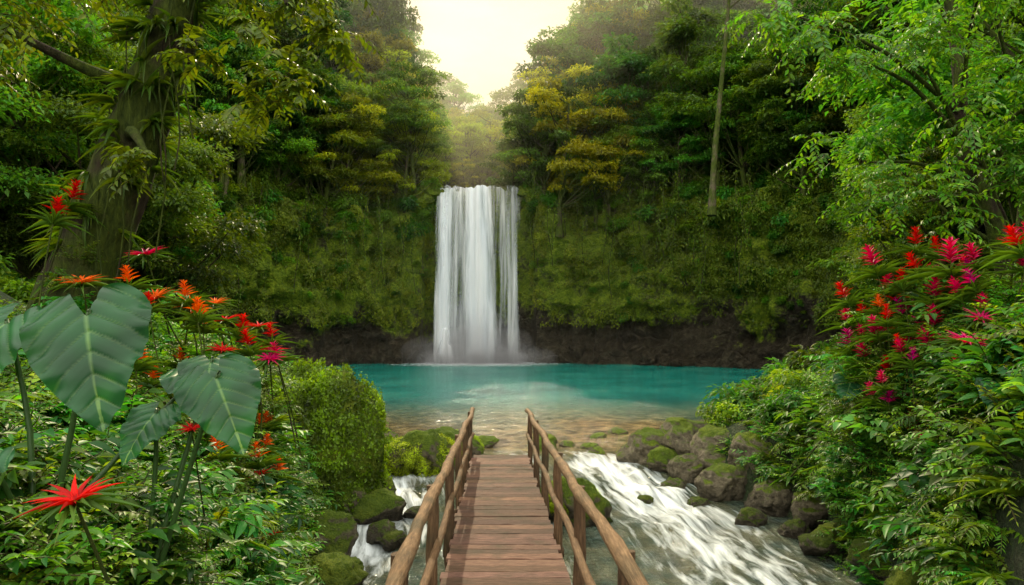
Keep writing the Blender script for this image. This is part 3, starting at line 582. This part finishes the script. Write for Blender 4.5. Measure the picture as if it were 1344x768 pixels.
def watermat():
    m,nt=newmat('river_water'); L=nt.links.new
    at=N(nt,'ShaderNodeAttribute',attribute_name='Col'); sp=N(nt,'ShaderNodeSeparateColor'); L(at.outputs['Color'],sp.inputs[0])
    g=N(nt,'ShaderNodeNewGeometry'); pos=g.outputs['Position']
    fu=N(nt,'ShaderNodeUVMap',uv_map='flow'); mp=N(nt,'ShaderNodeMapping'); mp.inputs['Scale'].default_value=(2.6,.5,1); L(fu.outputs[0],mp.inputs[0])
    sn=noise(nt,1.5,6,mp.outputs[0],.58,.6)
    mp2=N(nt,'ShaderNodeMapping'); mp2.inputs['Scale'].default_value=(1,1.5,1); L(pos,mp2.inputs[0])
    big=noise(nt,.22,4,pos); rip=noise(nt,1.6,5,mp2.outputs[0],.6,.3); rip2=noise(nt,6,3,mp2.outputs[0])
    deep=ramp(nt,[(0.3,(0.0,0.12,0.10)),(0.7,(0.008,0.27,0.215))],big)
    peb=N(nt,'ShaderNodeTexVoronoi'); peb.inputs['Scale'].default_value=2.4; L(pos,peb.inputs['Vector'])
    shal=ramp(nt,[(0.3,(0.04,0.034,0.012)),(0.5,(0.14,0.10,0.035)),(.7,(.27,.2,.08))],mixc(nt,.4,noise(nt,.9,6,pos,.7),peb.outputs['Distance']))
    strm=ramp(nt,[(0.35,(0.01,0.035,0.03)),(0.65,(0.05,0.10,0.085))],sn)
    nf=math_(nt,'ADD',sp.outputs[1],math_(nt,'MULTIPLY',math_(nt,'SUBTRACT',big,.5),.9),clamp=True)
    c=mixc(nt,nf,deep.outputs[0],shal.outputs[0]); c=mixc(nt,math_(nt,'MULTIPLY',sp.outputs[2],.7),c,strm.outputs[0])
    f=math_(nt,'ADD',math_(nt,'MULTIPLY',sp.outputs[0],1.0),math_(nt,'MULTIPLY',math_(nt,'SUBTRACT',sn,.5),3.0))
    f=math_(nt,'MULTIPLY',f,math_(nt,'MULTIPLY',sp.outputs[0],4,clamp=True))
    fr=ramp(nt,[(.18,0.0),(1.0,.95)],f)
    p=N(nt,'ShaderNodeBsdfPrincipled'); L(c,p.inputs['Base Color']); p.inputs['Roughness'].default_value=.07; p.inputs['IOR'].default_value=1.33
    hh=math_(nt,'ADD',rip,math_(nt,'MULTIPLY',rip2,.4)); hh=math_(nt,'ADD',hh,math_(nt,'MULTIPLY',math_(nt,'MULTIPLY',sn,sp.outputs[2]),1.5)); L(bump(nt,hh,.9,.2),p.inputs['Normal'])
    w=N(nt,'ShaderNodeBsdfPrincipled'); w.inputs['Base Color'].default_value=(.68,.73,.74,1); w.inputs['Roughness'].default_value=.6
    L(bump(nt,sn,.7,.2),w.inputs['Normal'])
    mx=N(nt,'ShaderNodeMixShader'); L(fr.outputs[0],mx.inputs[0]); L(p.outputs[0],mx.inputs[1]); L(w.outputs[0],mx.inputs[2])
    o=N(nt,'ShaderNodeOutputMaterial'); L(mx.outputs[0],o.inputs['Surface']); return m
me=mb.mesh('water',[watermat()])
uv=me.uv_layers.new(name='flow'); li=np.zeros(len(me.loops),dtype=np.int32); me.loops.foreach_get('vertex_index',li)
U=np.stack([np.where(Y<24,(X-xc(Y)),X-1.5),Y],-1).reshape(-1,2); uv.data.foreach_set('uv',U[li].astype(np.float32).ravel())
obj('water',me)
def fallmat(name,thr,soft,sc):
    m,nt=newmat(name); L=nt.links.new
    fu=N(nt,'ShaderNodeUVMap',uv_map='flow'); mp=N(nt,'ShaderNodeMapping'); mp.inputs['Scale'].default_value=(sc,.07,1); L(fu.outputs[0],mp.inputs[0])
    a=noise(nt,1,5,mp.outputs[0],.6,.1); at=N(nt,'ShaderNodeAttribute',attribute_name='Col'); sp=N(nt,'ShaderNodeSeparateColor'); L(at.outputs['Color'],sp.inputs[0])
    f=math_(nt,'ADD',a,math_(nt,'SUBTRACT',sp.outputs[0],1.0)); al=ramp(nt,[(thr,0.0),(thr+soft,1.0)],f)
    col=ramp(nt,[(.3,(.66,.74,.80)),(.62,(.94,.96,.97))],a)
    p=N(nt,'ShaderNodeBsdfDiffuse'); L(col.outputs[0],p.inputs['Color']); t=N(nt,'ShaderNodeBsdfTranslucent'); t.inputs['Color'].default_value=(.94,.96,.97,1)
    m1=N(nt,'ShaderNodeMixShader'); m1.inputs[0].default_value=.25; L(p.outputs[0],m1.inputs[1]); L(t.outputs[0],m1.inputs[2])
    tr=N(nt,'ShaderNodeBsdfTransparent'); m2=N(nt,'ShaderNodeMixShader'); L(al.outputs[0],m2.inputs[0]); L(tr.outputs[0],m2.inputs[1]); L(m1.outputs[0],m2.inputs[2])
    o=N(nt,'ShaderNodeOutputMaterial'); L(m2.outputs[0],o.inputs['Surface']); return m
FM1=fallmat('falling_water_veil',.37,.42,1.7); FM2=fallmat('falling_water_core',.10,.3,1.2)
fall=empty('waterfall')
def sheet(name,x0,x1,b0,b1,yo,mat,top=18.5,bot=-.1,edge=.12,seed=0,fwd=1.3):
    nu,nv=70,90; V=[];C=[];UV=[]
    for j in range(nv):
        v=j/(nv-1)
        for i in range(nu):
            u=i/(nu-1); s=max(0,(v-.06)/.94)
            x=(x0+(x1-x0)*u)*(1-s)+(b0+(b1-b0)*u)*s
            if v<.06: z=top+.25*(1-v/.06)**1.5; y=72.4+yo+3.2*(1-v/.06)
            else: z=top-(top-bot)*s**1.12; y=72.4+yo-fwd*s**.45
            y+=0.45*mn.noise(Vector((x*.9+seed,z*.04,seed)))+0.15*mn.noise(Vector((x*3+seed,z*.1,2)))
            z+=(0.7*mn.noise(Vector((x*.7,seed*.3,0)))+.35*mn.noise(Vector((x*2.1,seed,0))))*(1-s)
            e=min(1,min(u,1-u)/edge); V.append((x,y,z)); C.append((.5+.5*e**.6,0,0)); UV.append((x0+(x1-x0)*u+seed*13,z))
    mb=MB(); mb.add(V,gridf(nv,nu),0,np.array(C)); me=mb.mesh(name,[mat]); uv=me.uv_layers.new(name='flow'); li=np.zeros(len(me.loops),dtype=np.int32); me.loops.foreach_get('vertex_index',li)
    uv.data.foreach_set('uv',np.array(UV,dtype=np.float32)[li].ravel()); obj(name,me,fall)
sheet('veil',-8.2,1.2,-8.5,1.2,0,FM1,seed=1)
sheet('veil_front',-8.1,-4.0,-8.3,-3.6,-.5,FM1,seed=4,edge=.2)
sheet('veil_right',-1.0,1.2,-1.1,1.3,-.45,FM1,seed=6,edge=.3)
sheet('core',-5.0,-2.2,-5.1,-1.2,-.9,FM2,seed=2,edge=.3,fwd=1.6)
sheet('left_stream',-8.0,-5.9,-8.2,-6.2,-.6,FM2,seed=3,edge=.45)
sheet('ledge_cascade',-7.8,-6.0,-9.0,-4.6,-1.4,FM1,top=3.2,seed=5,edge=.5,fwd=1.8)
sheet('ledge_cascade_upper',-7.4,-6.4,-8.2,-5.6,-1.2,FM2,top=2.6,seed=9,edge=.5,fwd=1.4)
def volmat(name,dens,aniso=.3,col=(1,1,1)):
    m,nt=newmat(name); L=nt.links.new; v=N(nt,'ShaderNodeVolumeScatter'); v.inputs['Anisotropy'].default_value=aniso; v.inputs['Color'].default_value=(*col,1); v.inputs['Density'].default_value=dens
    o=N(nt,'ShaderNodeOutputMaterial'); L(v.outputs[0],o.inputs['Volume']); return m
mist=empty('waterfall_mist'); MM=volmat('mist',.05,.0); MM2=volmat('mist_thick',.3,.0)
def sphm(mt):
    bm=bmesh.new(); bmesh.ops.create_icosphere(bm,subdivisions=3,radius=1)
    for v in bm.verts: v.co*=1+.35*mn.noise(v.co*1.6)
    for f in bm.faces: f.smooth=True
    s=bpy.data.meshes.new('mist_puff'); bm.to_mesh(s); bm.free(); s.materials.append(mt); return s
s1=sphm(MM); s2=sphm(MM2)
for k,(m_,x,y,z,a,b,c) in enumerate([(s1,-3.4,68.6,.4,7.5,3.6,3.2),(s1,-3.2,69.1,.4,5,2.8,5.0),(s1,-6,67.8,.2,5,3,1.8),(s1,-.8,67.8,.2,5,3,2.0)]):
    obj('mist_puff_%d'%k,m_,mist,(x,y,z),(0,0,k),(a,b,c))
for k in range(13):
    x=-3.6+R.normal(0,2.6); obj('spray_%d'%k,s2,mist,(x,69.2+R.uniform(-.9,.5),R.uniform(.0,.5)),(R.rand(),R.rand(),R.rand()*6),(R.uniform(.7,1.6),R.uniform(.6,1.1),R.uniform(.6,1.5)))
bpy.ops.mesh.primitive_cube_add(size=1,location=(-2,112,36)); o=bpy.context.object; o.name='valley_haze'; o.scale=(150,98,72); o.data.materials.append(volmat('haze',.0062,aniso=.5,col=(1,.93,.68)))
# ---------------------------------------------------------------- bridge
bridge=empty('wooden_footbridge')
def bc(y): return 0.1-0.0236*y
def bz(y): return 1.4-0.0484*y
mb=MB(); y=-1.5
def box(mb,c,sx,sy,sz,mat=0,col=(1,1,1),rz=0,bev=.008):
    V=[];b=bev
    prof=[(-sy/2+b,-sz/2),(sy/2-b,-sz/2),(sy/2,-sz/2+b),(sy/2,sz/2-b),(sy/2-b,sz/2),(-sy/2+b,sz/2),(-sy/2,sz/2-b),(-sy/2,-sz/2+b)]
    n=12; xx=np.linspace(-sx/2,sx/2,n)
    for k,x in enumerate(xx):
        j=R.normal(0,.0025,2)
        for (py,pz) in prof: V.append((x,py+j[0],pz+j[1]))
    V=np.array(V); cz,s_=math.cos(rz),math.sin(rz); V2=V.copy(); V2[:,0]=V[:,0]*cz-V[:,1]*s_; V2[:,1]=V[:,0]*s_+V[:,1]*cz
    F=[[i*8+j,i*8+(j+1)%8,(i+1)*8+(j+1)%8,(i+1)*8+j] for i in range(n-1) for j in range(8)]
    mb.add(V2+np.array(c),F,mat,col,False); mb.add(V2[:8]+np.array(c),[[0,1,2,3],[0,3,4,7],[4,5,6,7]],mat,col,False); mb.add(V2[-8:]+np.array(c),[[0,1,2,3],[0,3,4,7],[4,5,6,7]],mat,col,False)
while y<16.1:
    w=R.uniform(.17,.23); v=R.uniform(.5,1.25)
    box(mb,(bc(y)+R.uniform(-.02,.02),y+w/2,bz(y)+R.uniform(-.008,.009)-.02),1.3+R.uniform(-.05,.06),w,.045,0,(v,v*R.uniform(.9,1.02),v*R.uniform(.85,1.05)),R.uniform(-.016,.016))
    y+=w+R.uniform(.022,.04)
obj('deck_planks',mb.mesh('deck',[M_plank]),bridge)
mb=MB()
for s in (-.42,.42): tube(mb,[(bc(yy)+s,yy,bz(yy)-.15) for yy in np.linspace(-1.5,16.2,30)],.1,10,0,(.6,.6,.6),.05,True)
obj('stringer_logs',mb.mesh('stringers',[M_rail]),bridge)
posts=[16.0,13.6,11.2,8.9,6.6,4.3,2.0,-.4]
for s in (-1,1):
    mb=MB(); pts=[]; 
    for q,yy in enumerate(np.linspace(-1.3,16.25,60)):
        pts.append((bc(yy)+s*(.64+.014*math.sin(yy*1.7+s))+R.normal(0,.004),yy,bz(yy)+1.04+.018*math.sin(yy*1.3+s)+R.normal(0,.004)))
    tube(mb,pts,.048+.006*np.sin(np.arange(60)*1.1)+R.uniform(-.002,.003,60),14,0,(1,1,1),.06,True)
    pts=[(bc(yy)+s*.64+.01*math.sin(yy*2),yy,bz(yy)+.5+.02*math.sin(yy*1.9)) for yy in np.linspace(-1.2,16.2,40)]
    tube(mb,pts,.038,10,0,(.75,.72,.7),.07,True)
    obj('log_handrail_'+('left' if s<0 else 'right'),mb.mesh('rail',[M_rail]),bridge)
    mb=MB()
    for yy in posts:
        x=bc(yy)+s*.7; top=.98+R.uniform(.0,.05); r=.058
        tube(mb,[(x+R.normal(0,.008),yy+R.normal(0,.008),z) for z in np.linspace(-1.3,bz(yy)+top,12)],r*np.linspace(1.15,.95,12),12,0,np.array((1,1,1))*R.uniform(.7,1.1),.06,True)
    obj('posts_'+('left' if s<0 else 'right'),mb.mesh('posts',[M_post]),bridge)
mb=MB()
for yy in posts: tube(mb,[(bc(yy)+q,yy+.09,bz(yy)-.27) for q in np.linspace(-.78,.78,6)],.06,10,0,(.5,.5,.5),.05,True)
obj('cross_beams',mb.mesh('beams',[M_rail]),bridge)
# ---------------------------------------------------------------- light, sky, camera
el=math.radians(37); az=math.radians(-9)
sd=Vector((math.sin(az)*math.cos(el),math.cos(az)*math.cos(el),math.sin(el)))
l=bpy.data.lights.new('sun','SUN'); l.energy=5; l.angle=math.radians(.6); l.color=(1,.82,.5); so=bpy.data.objects.new('sun',l); S.collection.objects.link(so); so.rotation_euler=(-sd).to_track_quat('-Z','Y').to_euler()
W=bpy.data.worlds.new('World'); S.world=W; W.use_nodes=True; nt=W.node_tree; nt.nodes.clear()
sk=N(nt,'ShaderNodeTexSky',sky_type='NISHITA'); sk.sun_disc=False; sk.sun_elevation=el; sk.sun_rotation=az; sk.dust_density=3; sk.air_density=1.0; sk.ozone_density=1.0
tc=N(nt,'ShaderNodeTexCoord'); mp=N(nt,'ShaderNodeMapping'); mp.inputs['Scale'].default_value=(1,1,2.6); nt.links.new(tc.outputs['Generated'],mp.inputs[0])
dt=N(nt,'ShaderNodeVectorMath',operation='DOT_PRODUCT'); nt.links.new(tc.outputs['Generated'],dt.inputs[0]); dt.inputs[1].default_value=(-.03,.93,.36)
sky_fill=ramp(nt,[(0.60,(1.0,.97,.88)),(0.93,(.27,.215,.13)),(1.0,(.28,.225,.14))],dt.outputs['Value'])  # added fill: sky brightened overhead and behind camera, dimmed and warmed toward the gap
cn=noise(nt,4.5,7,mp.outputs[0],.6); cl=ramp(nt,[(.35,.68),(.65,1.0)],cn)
cc=mixc(nt,1.0,mixc(nt,1.0,sky_fill.outputs[0],cl.outputs[0],'MULTIPLY'),(24,24,24),'MULTIPLY')
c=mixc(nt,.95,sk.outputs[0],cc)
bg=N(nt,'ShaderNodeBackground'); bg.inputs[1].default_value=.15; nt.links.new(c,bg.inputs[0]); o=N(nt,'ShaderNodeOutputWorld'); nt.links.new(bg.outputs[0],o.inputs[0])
cam=bpy.data.cameras.new('camera'); cam.lens=24; cam.sensor_width=36; cam.clip_end=3000; co=bpy.data.objects.new('camera',cam); S.collection.objects.link(co)
co.location=(0,0,3.6); co.rotation_euler=(math.radians(92.94),0,0); S.camera=co
